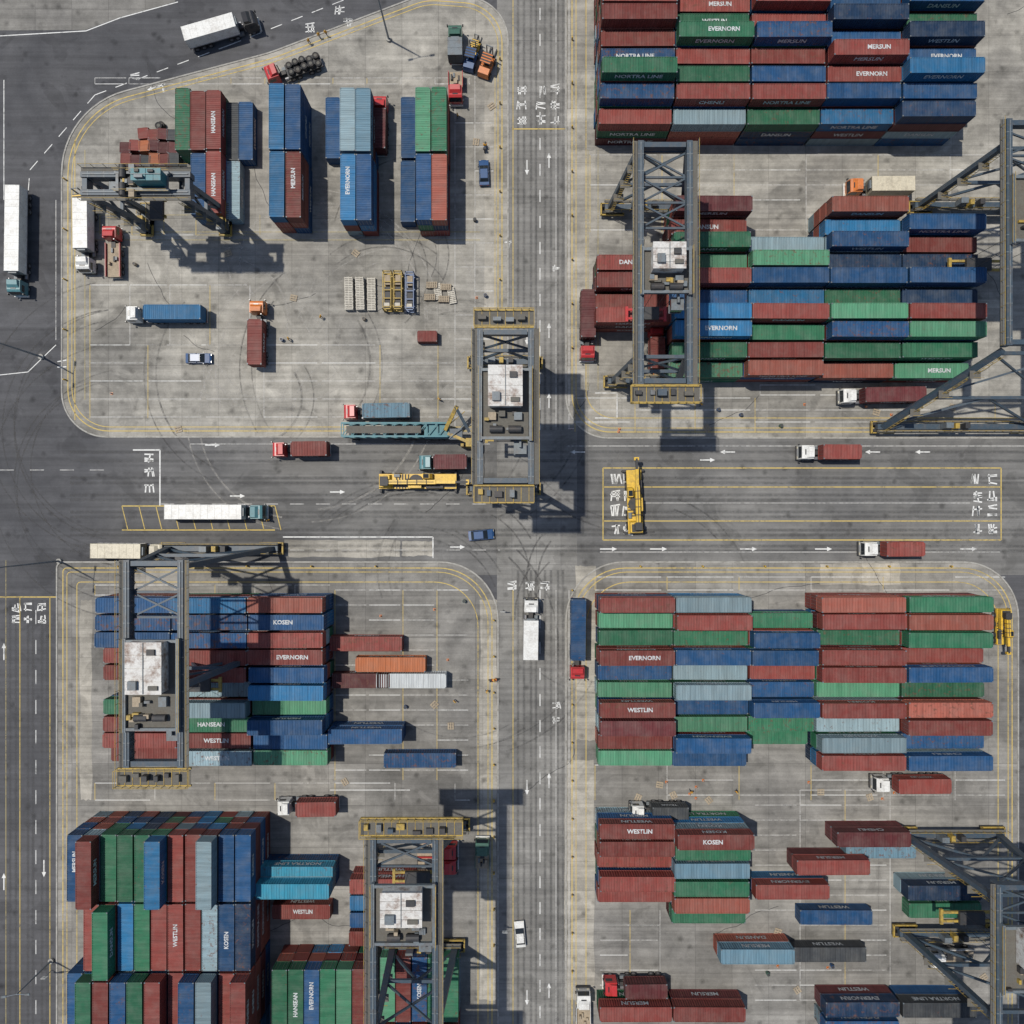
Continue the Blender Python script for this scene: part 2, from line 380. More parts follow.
def rounded(pts, seg=10):
    out=[]; n=len(pts)
    for i,(x,y,r) in enumerate(pts):
        p=Vector((x,y)); a=Vector(pts[i-1][:2]); c=Vector(pts[(i+1)%n][:2])
        u=(a-p).normalized(); v=(c-p).normalized()
        if r<=0: out.append((x,y)); continue
        ang=u.angle(v); t=min(r/math.tan(ang/2),(a-p).length*0.49,(c-p).length*0.49); rr=t*math.tan(ang/2)
        ctr=p+(u+v).normalized()*(rr/math.sin(ang/2)); s=p+u*t; e=p+v*t
        a0=math.atan2(s.y-ctr.y,s.x-ctr.x); a1=math.atan2(e.y-ctr.y,e.x-ctr.x)
        dlt=(a1-a0+math.pi)%(2*math.pi)-math.pi
        for j in range(seg+1):
            t_=a0+dlt*j/seg; out.append((ctr.x+rr*math.cos(t_),ctr.y+rr*math.sin(t_)))
    return out
def sheet(name,pts,z,k):
    import bmesh
    me=bpy.data.meshes.new(name); bm=bmesh.new()
    vs=[bm.verts.new((*W(x,y),z)) for x,y in pts]; f=bm.faces.new(vs); bm.normal_update()
    if f.normal.z<0: f.normal_flip()
    bmesh.ops.triangulate(bm,faces=[f]); bm.to_mesh(me); bm.free(); me.materials.append(M[k]); return obj(name,me)
g=MB(); g.add([(-2500,-2500,0),(2500,-2500,0),(2500,2500,0),(-2500,2500,0)],[(0,1,2,3)],'asphalt'); obj("ground",g.mesh("ground"))
sheet("main_road",[(0,425),(1900,425),(1900,575),(0,575)],0.004,'road_h')
sheet("cross_road",[(497,-900),(577,-900),(577,1900),(497,1900)],0.008,'road_v')
sheet("pavement",[(-700,-900),(300,-900),(175,2),(118,18),(85,30),(-700,34)],0.008,'yard2')
yards=[("container_yard",[(508,437,28),(62,437,45),(62,108,85),(270,53,200),(425,-6,60),(508,0,80)],'yard'),
       ("container_yard",[(566,-900,0),(1900,-900,0),(1900,438,0),(566,438,42)],'yard'),
       ("container_yard",[(57,562,6),(498,562,58),(498,1900,0),(57,1900,0)],'yard2'),
       ("container_yard",[(566,562,58),(1018,562,55),(1018,1900,0),(566,1900,0)],'yard2')]
def ribbon(b,pts,w,k,z,closed=False):
    pw=[Vector(W(*p)) for p in pts]; n=len(pw)
    for i in range(n if closed else n-1):
        a=pw[i]; c=pw[(i+1)%n]; dd=(c-a)
        if dd.length<1e-4: continue
        dd.normalize(); s=Vector((-dd.y,dd.x))*w/2
        b.add([(*(a-s),z),(*(c-s),z),(*(c+s),z),(*(a+s),z)],[(0,1,2,3)],k)
kb=MB()
for nme,pts,k in yards:
    rp=rounded(pts,12); sheet(nme,rp,0.014,k)
    pw=[Vector(W(*p)) for p in rp]
    for i in range(len(pw)):
        a=pw[i]; c=pw[(i+1)%len(pw)]
        if (c-a).length<1e-3: continue
        kb.beam((*a,0.06),(*c,0.06),0.25,0.12,'kerb')
obj("kerb",kb.mesh("kerb"))
def rough_patch(x0,y0_,x1,y1):
    pts=[]; n=8
    for (ax,ay,bx,by) in ((x0,y0_,x1,y0_),(x1,y0_,x1,y1),(x1,y1,x0,y1),(x0,y1,x0,y0_)):
        for i in range(n): t=i/n; pts.append((ax+(bx-ax)*t+R.uniform(-1,1),ay+(by-ay)*t+R.uniform(-1,1)))
    return pts
for i,(x0,y0_,x1,y1) in enumerate([(285,540,400,557),(402,541,433,556),(820,563,900,585),(566,150,596,300),(80,600,92,800),(565,760,594,1000),(580,392,617,425),(485,60,497,400),(480,600,497,1000),(576,566,596,740),(960,300,1010,330)]):
    sheet("concrete_patch",rough_patch(x0,y0_,x1,y1),0.0175+0.0006*i,'patch')

mk=MB(); ZW=0.030; ZY=0.034
# lane wear (long dark wheel bands) and tar-sealed cracks
for y in (452,461,478,483,495,500,512,517,530,535,546,551): ribbon(mk,[(70,y),(1500,y)],0.5,'lane_wear',0.0245)
for x in (518,524,531,536,545,551,558,563): ribbon(mk,[(x,-300),(x,430)],0.45,'lane_wear',0.0245); ribbon(mk,[(x,570),(x,1300)],0.45,'lane_wear',0.0245)
for x in (10,16,28,33,42,47): ribbon(mk,[(x,600),(x,1300)],0.45,'lane_wear',0.0245)
for i in range(30):
    x,y=R.uniform(0,1010),R.uniform(0,1010); a=R.choice((0,1.57))+R.uniform(-.4,.4); pts=[(x,y)]
    for q in range(R.randint(6,16)): a+=R.uniform(-.35,.35); x+=math.cos(a)*6; y+=math.sin(a)*6; pts.append((x,y))
    ribbon(mk,pts,0.09,'tar',0.0235)
def wl(pts,w=0.15,k='wpaint',closed=False): ribbon(mk,pts,w,k,ZW,closed)
def yl(pts,w=0.15,k='ypaint',closed=False): ribbon(mk,pts,w,k,ZY,closed)
def dash(a,b,on,off,w=0.15,k='wpaint'):
    a=Vector(a);b=Vector(b);L=(b-a).length;u=(b-a)/L;t=0
    while t<L:
        e=min(L,t+on); ribbon(mk,[tuple(a+u*t),tuple(a+u*e)],w,k,ZW); t+=on+off
def arrow(x,y,dx,dy,L=14,w=0.2):
    u=Vector((dx,dy)).normalized(); s=Vector((-u.y,u.x)); p=Vector((x,y)); e=p+u*L
    wl([tuple(p),tuple(e)],w); a=W(*(e+u*5)); b_=W(*(e+s*2.2)); c=W(*(e-s*2.2))
    mk.add([(*a,ZW),(*b_,ZW),(*c,ZW)],[(0,1,2)] ,'wpaint')
def glyph(x,y,s=9,w=0.2,rot=0):
    n=R.randint(4,6)
    for i in range(n):
        if R.random()<0.45: p=(R.uniform(-.5,.5),-0.5+R.random()*0.2); q=(p[0]+R.uniform(-.2,.2),0.5)
        else: yy=R.uniform(-.45,.45); p=(-0.5,yy); q=(0.5,yy+R.uniform(-.25,.25))
        if rot: p=(p[1],p[0]); q=(q[1],q[0])
        wl([(x+p[0]*s,y+p[1]*s),(x+q[0]*s,y+q[1]*s)],w)
for a,b_ in ((-200,430),(590,1200)): 
    dash((540,a),(540,b_),12,14,0.15,'wpaint'); yl([(513,a),(513,b_)],0.13,'ypaint'); wl([(569,a),(569,b_)],0.12,'wthin'); wl([(556,a),(556,b_)],0.1,'wthin')
yl([(512,129),(566,129)],0.2); 
for x in (522,541,555): 
    for y in (90,105,120): glyph(x,y,9)
for x in (512,530,545): glyph(x,586,9)
for y in (245,268,705,720): glyph(508+R.choice((0,48)),y,7,0.15)
for y in (160,330,400,780,990): arrow(527,y,0,1,10,.16); arrow(549,y+8,0,-1,10,.16)
wl([(566,446),(1100,446)],0.12,'wthin'); dash((160,504),(500,504),14,12,0.12,'wthin'); dash((0,470),(120,470),14,16,0.12,'wthin')
wl([(190,444),(490,444)],0.12,'wthin'); wl([(600,552),(1000,552)],0.12,'wthin'); dash((160,550),(500,550),14,12,0.1,'wthin')
yl([(603,468),(1001,468),(1001,540),(603,540)],0.2,'ypaint',True)
yl([(603,487),(1001,487)],0.18); yl([(603,521),(1001,521)],0.18); wl([(640,503),(970,503)],0.1,'wthin')
for x in (615,628,977,992):
    for y in (479,496,511,529): glyph(x,y,10,0.24,1)
for x in (600,650,740,815,893,960): arrow(x,549,1,0,12)
for x in (585,735,880,930): arrow(x,452,-1,0,10)
for x,y in ((205,437.),(450,539),(700,452),(330,484),(230,488)): arrow(x,y+8,1,0,10)
wl([(133,450),(160,450),(160,506)],0.22); 
for y in (458,472,488): glyph(149,y,9,0.24)
yl([(122,506),(275,506)],0.2); yl([(122,530),(275,530)],0.2)
for x in range(122,276,17): yl([(x,506),(x+6,530)],0.15)
wl([(283,537),(433,537),(433,558)],0.2)
yl([(0,597),(56,597)],0.2); yl([(20,597),(20,1300)],0.14); yl([(50,597),(50,1300)],0.14); yl([(6,560),(6,1200)],0.12,'ythin'); dash((36,610),(36,1200),14,16,0.12)
for x in (16,28,42): 
    for y in (607,619): glyph(x,y,8,0.2)
for y in (660,890): arrow(4,y,0,-1,12)
arrow(44,860,0,1,12)
wl([(0,36),(86,31),(120,18),(178,2)],0.16); wl([(0,375),(28,372),(56,345)],0.14); wl([(56,340),(56,200)],0.12,'wthin')
dash((20,300),(30,170),12,10,0.14); dash((30,170),(95,95),12,10,0.14); dash((95,95),(230,45),12,10,0.14); dash((230,45),(420,-30),12,10,0.14)
for p in ((135,75),(160,88),(340,10),(348,22),(310,28),(62,365)): glyph(*p,9,0.18)
wl([(4,80),(4,200)],0.14); arrow(165,84,-1,0.35,14)
def inset(pts,dx):
    cx=sum(p[0] for p in pts)/len(pts); cy=sum(p[1] for p in pts)/len(pts); out=[]
    n=len(pts)
    for i,(x,y,r) in enumerate(pts):
        p=Vector((x,y)); a=Vector(pts[i-1][:2]); c=Vector(pts[(i+1)%n][:2]); u=(p-a).normalized(); v=(c-p).normalized()
        def nin(t):
            nn=Vector((-t.y,t.x)); return nn if nn.dot(Vector((cx,cy))-p)>0 else -nn
        n1=nin(u); n2=nin(v); bis=(n1+n2); bis=bis/ max(0.3,bis.dot(n1)); q=p+bis*dx
        out.append((q.x,q.y,max(4,r-dx*0.7) if r else 0))
    return out
for i,(nme,pts,k) in enumerate(yards):
    for dx,kk,ww in ((6,'ypaint',0.17),(10,'ypaint',0.13),(20,'ypaint',0.14)):
        if i==0 and dx==20: continue
        yl(rounded(inset(pts,dx),12),ww,kk,True)
def grid(x0,x1,y0,y1,dx,dy,k='wthin',w=0.1):
    y=y0
    while y<=y1+0.1:
        x=x0
        while x<x1:
            e=min(x1,x+dx*0.92)
            if R.random()<0.85: ribbon(mk,[(x,y),(e,y)],w,k if R.random()<.6 else 'wpaint',ZW)
            x+=dx
        y+=dy
    x=x0
    while x<=x1+0.1:
        if R.random()<0.9: ribbon(mk,[(x,y0),(x,y1)],w,k if R.random()<0.5 else 'ypaint',ZW)
        x+=dx
grid(90,495,345,418,58,18); grid(90,250,285,345,40,60); grid(455,495,75,430,20,24); grid(95,470,78,84,34,6); grid(100,260,215,235,32,20,'ythin')
grid(335,470,590,780,34,15); grid(95,330,585,595,40,10); grid(95,470,783,800,60,17)
grid(595,1005,577,590,72,13); grid(595,1005,765,800,72,15); grid(600,660,910,1000,30,15); grid(755,890,790,1000,45,15)
grid(575,1010,398,432,60,12); grid(590,1010,155,232,72,15); grid(760,885,385,395,60,10)
for x in (588,598): yl([(x,150),(x,390)],0.12,'ythin')
yl([(75,140),(75,420)],0.14); yl([(85,150),(85,400)],0.12,'ythin')
for y in (240,232): yl([(90,y),(480,y)],0.12,'ythin')
wl([(595,393),(617,393),(617,418),(595,418)],0.16,'wpaint')
wl([(600,925),(660,925),(660,990)],0.14,'wthin'); wl([(330,790),(410,790)],0.12)
def arc(cx,cy,r,a0,a1,k,w):
    pts=[(cx+r*math.cos(math.radians(a0+(a1-a0)*i/24)),cy+r*math.sin(math.radians(a0+(a1-a0)*i/24))) for i in range(25)]
    ribbon(mk,pts,w,k,0.025+R.random()*0.003)
for i in range(24):
    cx=R.uniform(220,420);cy=R.uniform(240,420);r=R.uniform(40,120);a=R.uniform(0,360); k_=R.choice(('rubber_mark','light_mark','light_mark')); arc(cx,cy,r,a,a+R.uniform(40,120),k_,R.uniform(0.2,0.4)); arc(cx,cy,r+12,a,a+80,k_,0.25)
for i in range(18):
    cx=R.choice((420,640,600,460));cy=R.choice((400,600,620))+R.uniform(-30,30);r=R.uniform(60,150);a=R.uniform(0,360); arc(cx,cy,r,a,a+R.uniform(30,70),'rubber_mark',R.uniform(0.2,0.4)); arc(cx,cy,r+11,a,a+R.uniform(30,60),'rubber_mark',0.3)
for i in range(8):
    arc(120+R.uniform(-20,20),R.choice((420,480))+R.uniform(-20,20),R.uniform(80,140),100,260,'rubber_mark',0.25)
obj("road_markings",mk.mesh("road_markings"))

def crane(gx0,gx1,gy0,gy1,legs,trol,hgt=26.0,plat=(True,True),platx=None,steel='steel',swap=False,house='house',spread=9.0,tm=None,lace=0):
    A=[W(gx0,gy0,hgt),W(gx1,gy1,hgt)]
    X0,X1=A[0][0],A[1][0]; Y0,Y1=A[0][1],A[1][1]
    cx=(X0+X1)/2; cy=(Y0+Y1)/2
    emp=bpy.data.objects.new("gantry_crane",None); sc.collection.objects.link(emp); emp.location=(cx,cy,0)
    def part(nm,b): 
        if b.v: obj(nm,b.mesh(nm),(-cx,-cy,0),parent=emp)
    gb=MB(); zt=hgt
    def P(u,v,z): return (v,u,z) if swap else (u,v,z)
    if swap: U0,U1,V0,V1=Y1,Y0,X0,X1
    else: U0,U1,V0,V1=X0,X1,Y1,Y0
    def cbx(b,x0,x1,y0,y1,z0,z1,k):
        b.add([P(x,y,z) for x,y,z in ((x0,y0,z0),(x1,y0,z0),(x1,y1,z0),(x0,y1,z0),(x0,y0,z1),(x1,y0,z1),(x1,y1,z1),(x0,y1,z1))],
               [(3,2,1,0),(4,5,6,7),(0,1,5,4),(1,2,6,5),(2,3,7,6),(3,0,4,7)],k)
    for u in (U0,U1):
        gb.beam(P(u,V0,zt-0.9),P(u,V1,zt-0.9),0.8,1.7,steel)
        gb.beam(P(u,V0+.3,zt+0.02),P(u,V1-.3,zt+0.02),0.16,0.16,'steel2')
        v=V0+1
        while v<V1-1: cbx(gb,u-0.43,u+0.43,v,v+0.12,zt-1.7,zt-0.03,'steel2'); v+=2.4
    for v in (V0,V1):
        gb.beam(P(U0+.5,v+(0.5 if v==V0 else -0.5),zt-0.9),P(U1-.5,v+(0.5 if v==V0 else -0.5),zt-0.9),0.7,1.3,steel)
    for i in range(lace):
        va=V1-1-i*3.6; vb=va-3.6
        gb.beam(P(U0,va,zt-1.6),P(U1,vb,zt-1.6),0.25,0.25,steel); gb.beam(P(U1,va,zt-1.62),P(U0,vb,zt-1.62),0.25,0.25,steel); gb.beam(P(U0,vb,zt-1.6),P(U1,vb,zt-1.6),0.3,0.3,steel)
    v=V0+1
    while v<V1-2: gb.beam(P(U0+0.55,v,zt-0.4),P(U0+0.6,v+0.8,zt-1.6),0.06,0.06,'dark'); gb.beam(P(U0+0.6,v+0.8,zt-1.6),P(U0+0.55,v+1.6,zt-0.4),0.06,0.06,'dark'); v+=1.6
    part("girders",gb)
    wb=MB()
    for u,sg in ((U0,-1),(U1,1)):
        wb.beam(P(u+sg*0.8,V0,zt-0.3),P(u+sg*0.8,V1,zt-0.3),0.7,0.06,'grate')
        for zz in (0.35,0.8): wb.beam(P(u+sg*1.15,V0,zt+zz),P(u+sg*1.15,V1,zt+zz),0.05,0.05,'cyel' if zz>.5 else 'steel2')
        v=V0
        while v<V1: wb.beam(P(u+sg*1.15,v,zt-0.3),P(u+sg*1.15,v,zt+0.85),0.05,0.05,'cyel'); v+=1.8
    part("walkways",wb)
    pb=MB()
    for on,v,sg in ((plat[0],V1,1),(plat[1],V0,-1)):
        if not on: continue
        e0=U0-1.4; e1=U1+1.4
        if platx: e0,e1=(W(platx[0],0,zt)[0],W(platx[1],0,zt)[0])
        for off in (0.2,2.6):
            pb.beam(P(e0,v+sg*off,zt-0.5),P(e1,v+sg*off,zt-0.5),0.22,0.4,'cyel')
            pb.beam(P(e0,v+sg*off,zt+0.9),P(e1,v+sg*off,zt+0.9),0.07,0.07,'cyel'); pb.beam(P(e0,v+sg*off,zt+0.4),P(e1,v+sg*off,zt+0.4),0.05,0.05,'cyel')
        for u in (e0,e1):
            for zz in (0.4,0.9): pb.beam(P(u,v+sg*0.2,zt+zz),P(u,v+sg*2.6,zt+zz),0.06,0.06,'cyel')
        pb.beam(P(e0,v+sg*1.4,zt-0.3),P(e1,v+sg*1.4,zt-0.3),2.1,0.06,'grate')
        u=e0
        while u<=e1:
            pb.beam(P(u,v+sg*0.2,zt-0.24),P(u,v+sg*2.6,zt-0.24),0.08,0.05,'cyel'); pb.beam(P(u,v+sg*2.6,zt-0.4),P(u,v+sg*2.6,zt+0.9),0.06,0.06,'cyel'); u+=1.1
        u=e0+0.6
        while u<e1-1.5:
            w_=R.uniform(0.5,1.3); dd_=R.uniform(0.5,1.1); hh=R.uniform(0.4,1.2); off=R.uniform(0.5,1.2)
            a_=v+sg*off; b_=v+sg*(off+dd_); cbx(pb,u,u+w_,min(a_,b_),max(a_,b_),zt-0.2,zt-0.2+hh,R.choice(('dark','steel2','grate','steel','dark','cyel'))); u+=w_+R.uniform(0.3,1.4)
    part("end_platforms",pb)
    lb=MB(); wbs=MB()
    for (b0,b1,by,sh) in legs:
        if swap: a=W(by,b0)[1]; c=W(by,b1)[1]; u0,u1=min(a,c),max(a,c); v=W(by,0)[0]
        else: u0=W(b0,by)[0]; u1=W(b1,by)[0]; v=W(b0,by)[1]
        vt=v+sh
        lu0=u0+1.6; lu1=u1-1.6
        lb.beam(P(u0+.6,v,1.9),P(u1-.6,v,1.9),0.9,1.0,steel)
        lb.beam(P(lu0,v,2.4),P(U0,vt,zt-1.75),1.05,0.75,steel,0.8,0.7)
        lb.beam(P(lu1,v,2.4),P(U1,vt,zt-1.75),1.05,0.75,steel,0.8,0.7)
        def at(side,t):
            a=Vector(P(lu0 if side==0 else lu1,v,2.4)); c=Vector(P(U0 if side==0 else U1,vt,zt-1.75)); return a+(c-a)*t
        for t in (0.42,0.97): lb.beam(at(0,t),at(1,t),0.5,0.5,steel)
        lb.beam(at(0,0.44),at(1,0.95),0.3,0.3,steel); lb.beam(at(1,0.44),at(0,0.95),0.3,0.3,steel)
        lb.beam(at(0,0.03),(at(0,0.42)+at(1,0.42))/2,0.35,0.35,steel); lb.beam(at(1,0.03),(at(0,0.42)+at(1,0.42))/2,0.35,0.35,steel)
        for s_ in (-0.25,0.25): 
            a=at(0,0.0)+Vector((s_,-0.9,0)); c=at(0,1)+Vector((s_,-0.9,0)); lb.beam(a,c,0.06,0.06,'cyel')
        for q in range(30): 
            c=at(0,q/30)+Vector((0,-0.9,0)); lb.beam(c-Vector((.25,0,0)),c+Vector((.25,0,0)),0.05,0.05,'cyel')
        for q in (0.3,0.55,0.8):
            c=at(0,q)+Vector((0,-1.0,0)); lb.beam(c-Vector((.8,0,0)),c+Vector((.8,0,0)),1.2,0.06,'grate'); lb.beam(c+Vector((-.8,-.6,1)),c+Vector((.8,-.6,1)),0.05,0.05,'cyel')
        for uu in (u0+0.9,u0+3.0,u1-3.0,u1-0.9):
            for s_ in (-0.55,0.55): wbs.cyl(P(uu,v+s_-0.22,0.8),P(uu,v+s_+0.22,0.8),0.8,16,'tyre')
        for uu in (u0+1.95,u1-1.95):
            wbs.beam(P(uu-1.9,v-0.95,1.2),P(uu+1.9,v-0.95,1.2),0.18,0.5,'cyel'); wbs.beam(P(uu-1.9,v+0.95,1.2),P(uu+1.9,v+0.95,1.2),0.18,0.5,'cyel')
            for q in (-1.9,1.9): wbs.beam(P(uu+q,v-1.05,1.2),P(uu+q,v+1.05,1.2),0.25,0.5,'cyel')
        for s_ in (-0.8,0.8):
            wbs.beam(P(u0+.5,v+s_,3.4),P(u1-.5,v+s_,3.4),0.06,0.06,'cyel'); wbs.beam(P(u0+.5,v+s_,2.5),P(u1-.5,v+s_,2.5),0.45,0.05,'grate')
            q=u0+.5
            while q<u1: wbs.beam(P(q,v+s_,2.4),P(q,v+s_,3.4),0.06,0.06,'cyel'); q+=1.4
        m_=(u0+u1)/2
        for q,(kk,ww,hh) in enumerate((('steel2',1.2,2.0),('cyel',0.7,1.4),('dark',0.8,1.6))):
            wbs.beam(P(m_-2.2+q*1.6,v-0.45,2.5+hh/2),P(m_-2.2+q*1.6,v+0.45,2.5+hh/2),ww,hh,kk)
    part("legs",lb); part("bogies",wbs)
    tb=MB()
    if swap: t0,t1=W(trol[0],0,zt+2)[0],W(trol[1],0,zt+2)[0]
    else: t1,t0=W(0,trol[0],zt+2)[1],W(0,trol[1],zt+2)[1]
    tb.beam(P(U0,t0+.4,zt+0.5),P(U1,t0+.4,zt+0.5),0.4,0.6,'steel2'); tb.beam(P(U0,t1-.4,zt+0.5),P(U1,t1-.4,zt+0.5),0.4,0.6,'steel2')
    for u in (U0+0.1,U1-0.1): tb.beam(P(u,t0,zt+0.5),P(u,t1,zt+0.5),0.4,0.7,'steel2')
    cu=(U0+U1)/2; wd_=U1-U0
    tb.beam(P(cu,t0+0.4,zt+0.25),P(cu,t1-.4,zt+0.25),wd_*0.9,0.1,'grate')
    hl=t0+(t1-t0)*0.45
    cbx(tb,cu-wd_*0.31,cu+wd_*0.31,hl,t1-0.3,zt+0.4,zt+3.0,house)
    ns_=4
    for q in range(ns_):
        a_=hl-0.1+(t1-hl)*q/ns_; cbx(tb,cu-wd_*0.33,cu+wd_*0.33,a_,a_+(t1-hl)/ns_-0.06,zt+3.0+0.02*(q%2),zt+3.1+0.03*(q%2),house)
    cbx(tb,cu-0.04,cu+0.04,hl,t1-.2,zt+3.1,zt+3.25,'steel2')
    cbx(tb,cu-wd_*0.25,cu-wd_*0.1,hl+0.6,hl+1.8,zt+3.12,zt+3.7,'steel2'); cbx(tb,cu+wd_*0.08,cu+wd_*0.22,t1-1.9,t1-1.1,zt+3.12,zt+3.5,'dark'); cbx(tb,cu+wd_*0.1,cu+wd_*0.27,hl+0.5,hl+1.1,zt+3.12,zt+3.4,'grate')
    for q in (-1,1):
        tb.cyl(P(cu+q*1.3-0.9,t0+(hl-t0)*0.35,zt+0.9),P(cu+q*1.3+0.9,t0+(hl-t0)*0.35,zt+0.9),0.5,14,'dark')
        cbx(tb,cu+q*1.8-0.6,cu+q*1.8+0.5,t0+(hl-t0)*0.62,t0+(hl-t0)*0.85,zt+0.3,zt+1.1,('wood','steel2')[q>0])
    for q in range(9):
        a_=R.uniform(U0+.5,U1-1.4); c_=R.uniform(t0+.5,hl-.9); cbx(tb,a_,a_+R.uniform(.3,1.0),c_,c_+R.uniform(.3,.9),zt+0.3,zt+R.uniform(.5,1.3),R.choice(('dark','grate','steel2','cyel','wood')))
    for u in (U0-.2,U1+.2):
        for zz in (1.0,1.6): tb.beam(P(u,t0,zt+zz),P(u,t1,zt+zz),0.05,0.05,'cyel')
    part("trolley",tb)
    sb=MB(); cv=t0+(hl-t0)*0.5
    for a in (-1.6,1.6):
        for c in (-0.9,0.9): sb.beam(P(cu+a,cv+c,zt+0.4),P(cu+a*0.9,cv+c,spread+1),0.05,0.05,'dark')
    km='red' if tm else 'cyel'; sw=min(5.6,wd_*0.42)
    for y in (-0.7,0.7): cbx(sb,cu-sw,cu+sw,cv+y-0.18,cv+y+0.18,spread,spread+0.4,km)
    for x in (-sw-.2,sw+.2): cbx(sb,cu+x-0.22,cu+x+0.22,cv-1.2,cv+1.2,spread-.1,spread+0.4,km)
    cbx(sb,cu-2,cu+2,cv-1,cv+1,spread+0.4,spread+1,'dark')
    part("spreader",sb)
    cb=MB(); u=U1-1.5; cvb=t0-0.8
    cbx(cb,u-0.9,u+0.9,cvb-0.9,cvb+0.9,zt-3.2,zt-3.1,'steel2'); cbx(cb,u-0.8,u+0.8,cvb-0.8,cvb+0.8,zt-3.1,zt-1.3,'glass'); cbx(cb,u-0.9,u+0.9,cvb-0.9,cvb+0.9,zt-1.3,zt-1.15,'steel2')
    cbx(cb,u-0.15,u+0.15,cvb,cvb+2.2,zt-1.15,zt-0.4,'steel2')
    part("operator_cab",cb)
    return emp
crane(480,531,328,484,[(468,542,364,0),(467,540,489,0)],(365,440),platx=(474,534))
crane(641,690,140,384,[(600,690,212,0),(603,684,383,0)],(243,292),plat=(False,True),tm=1,lace=3)
crane(1010,1080,118,345,[(905,1022,210,0),(868,1030,428,8.5)],(170,240),plat=(False,False),lace=2)
crane(1000,1075,885,1090,[(890,1000,830,0),(890,1005,927,0)],(930,1000),plat=(False,True),lace=2)
crane(126,180,560,768,[(165,285,548,-1.5),(185,265,655,0)],(640,735),plat=(False,True),lace=2)
crane(373,435,838,1090,[(385,470,822,5),(385,465,942,0)],(888,952),platx=(360,463),lace=1)
crane(80,190,174,192,[(206,238,150,0),(206,238,228,0)],(110,165),hgt=22,steel='steel',swap=True,house='teal',spread=12,plat=(False,False))

cache={}
def cab_mesh(col):
    if ('cab',col) in cache: return cache[('cab',col)]
    b=MB()
    b.prism([(-1.0,0.75),(1.1,0.75),(1.18,1.7),(0.95,2.85),(0.6,3.05),(-1.0,3.05)],-1.2,1.2,col,0.08)
    b.add([(1.19,-1.02,1.78),(1.19,1.02,1.78),(0.975,0.94,2.75),(0.975,-0.94,2.75)],[(0,1,2,3)],'glass')
    for s in (-1,1):
        b.add([(-0.3,s*1.175,1.8),(0.9,s*1.175,1.8),(0.75,s*1.135,2.6),(-0.3,s*1.135,2.6)],[(0,1,2,3)],'glass')
        b.box(1.15,1.35,s*1.3-0.1,s*1.3+0.1,1.9,2.5,'black'); b.box(1.13,1.2,s*0.85-0.2,s*0.85+0.2,0.95,1.15,'lamp')
    b.box(0.95,1.3,-1.2,1.2,0.4,0.75,'white' if col!='white' else 'dark')
    b.prism([(-0.9,3.05),(0.35,3.05),(-0.1,3.5),(-0.9,3.6)],-1.0,1.0,col,0.15)
    b.box(0.3,0.5,-0.45,0.45,3.06,3.1,'black')
    me=b.mesh('cab'); fixnormals(me); cache[('cab',col)]=me; return me
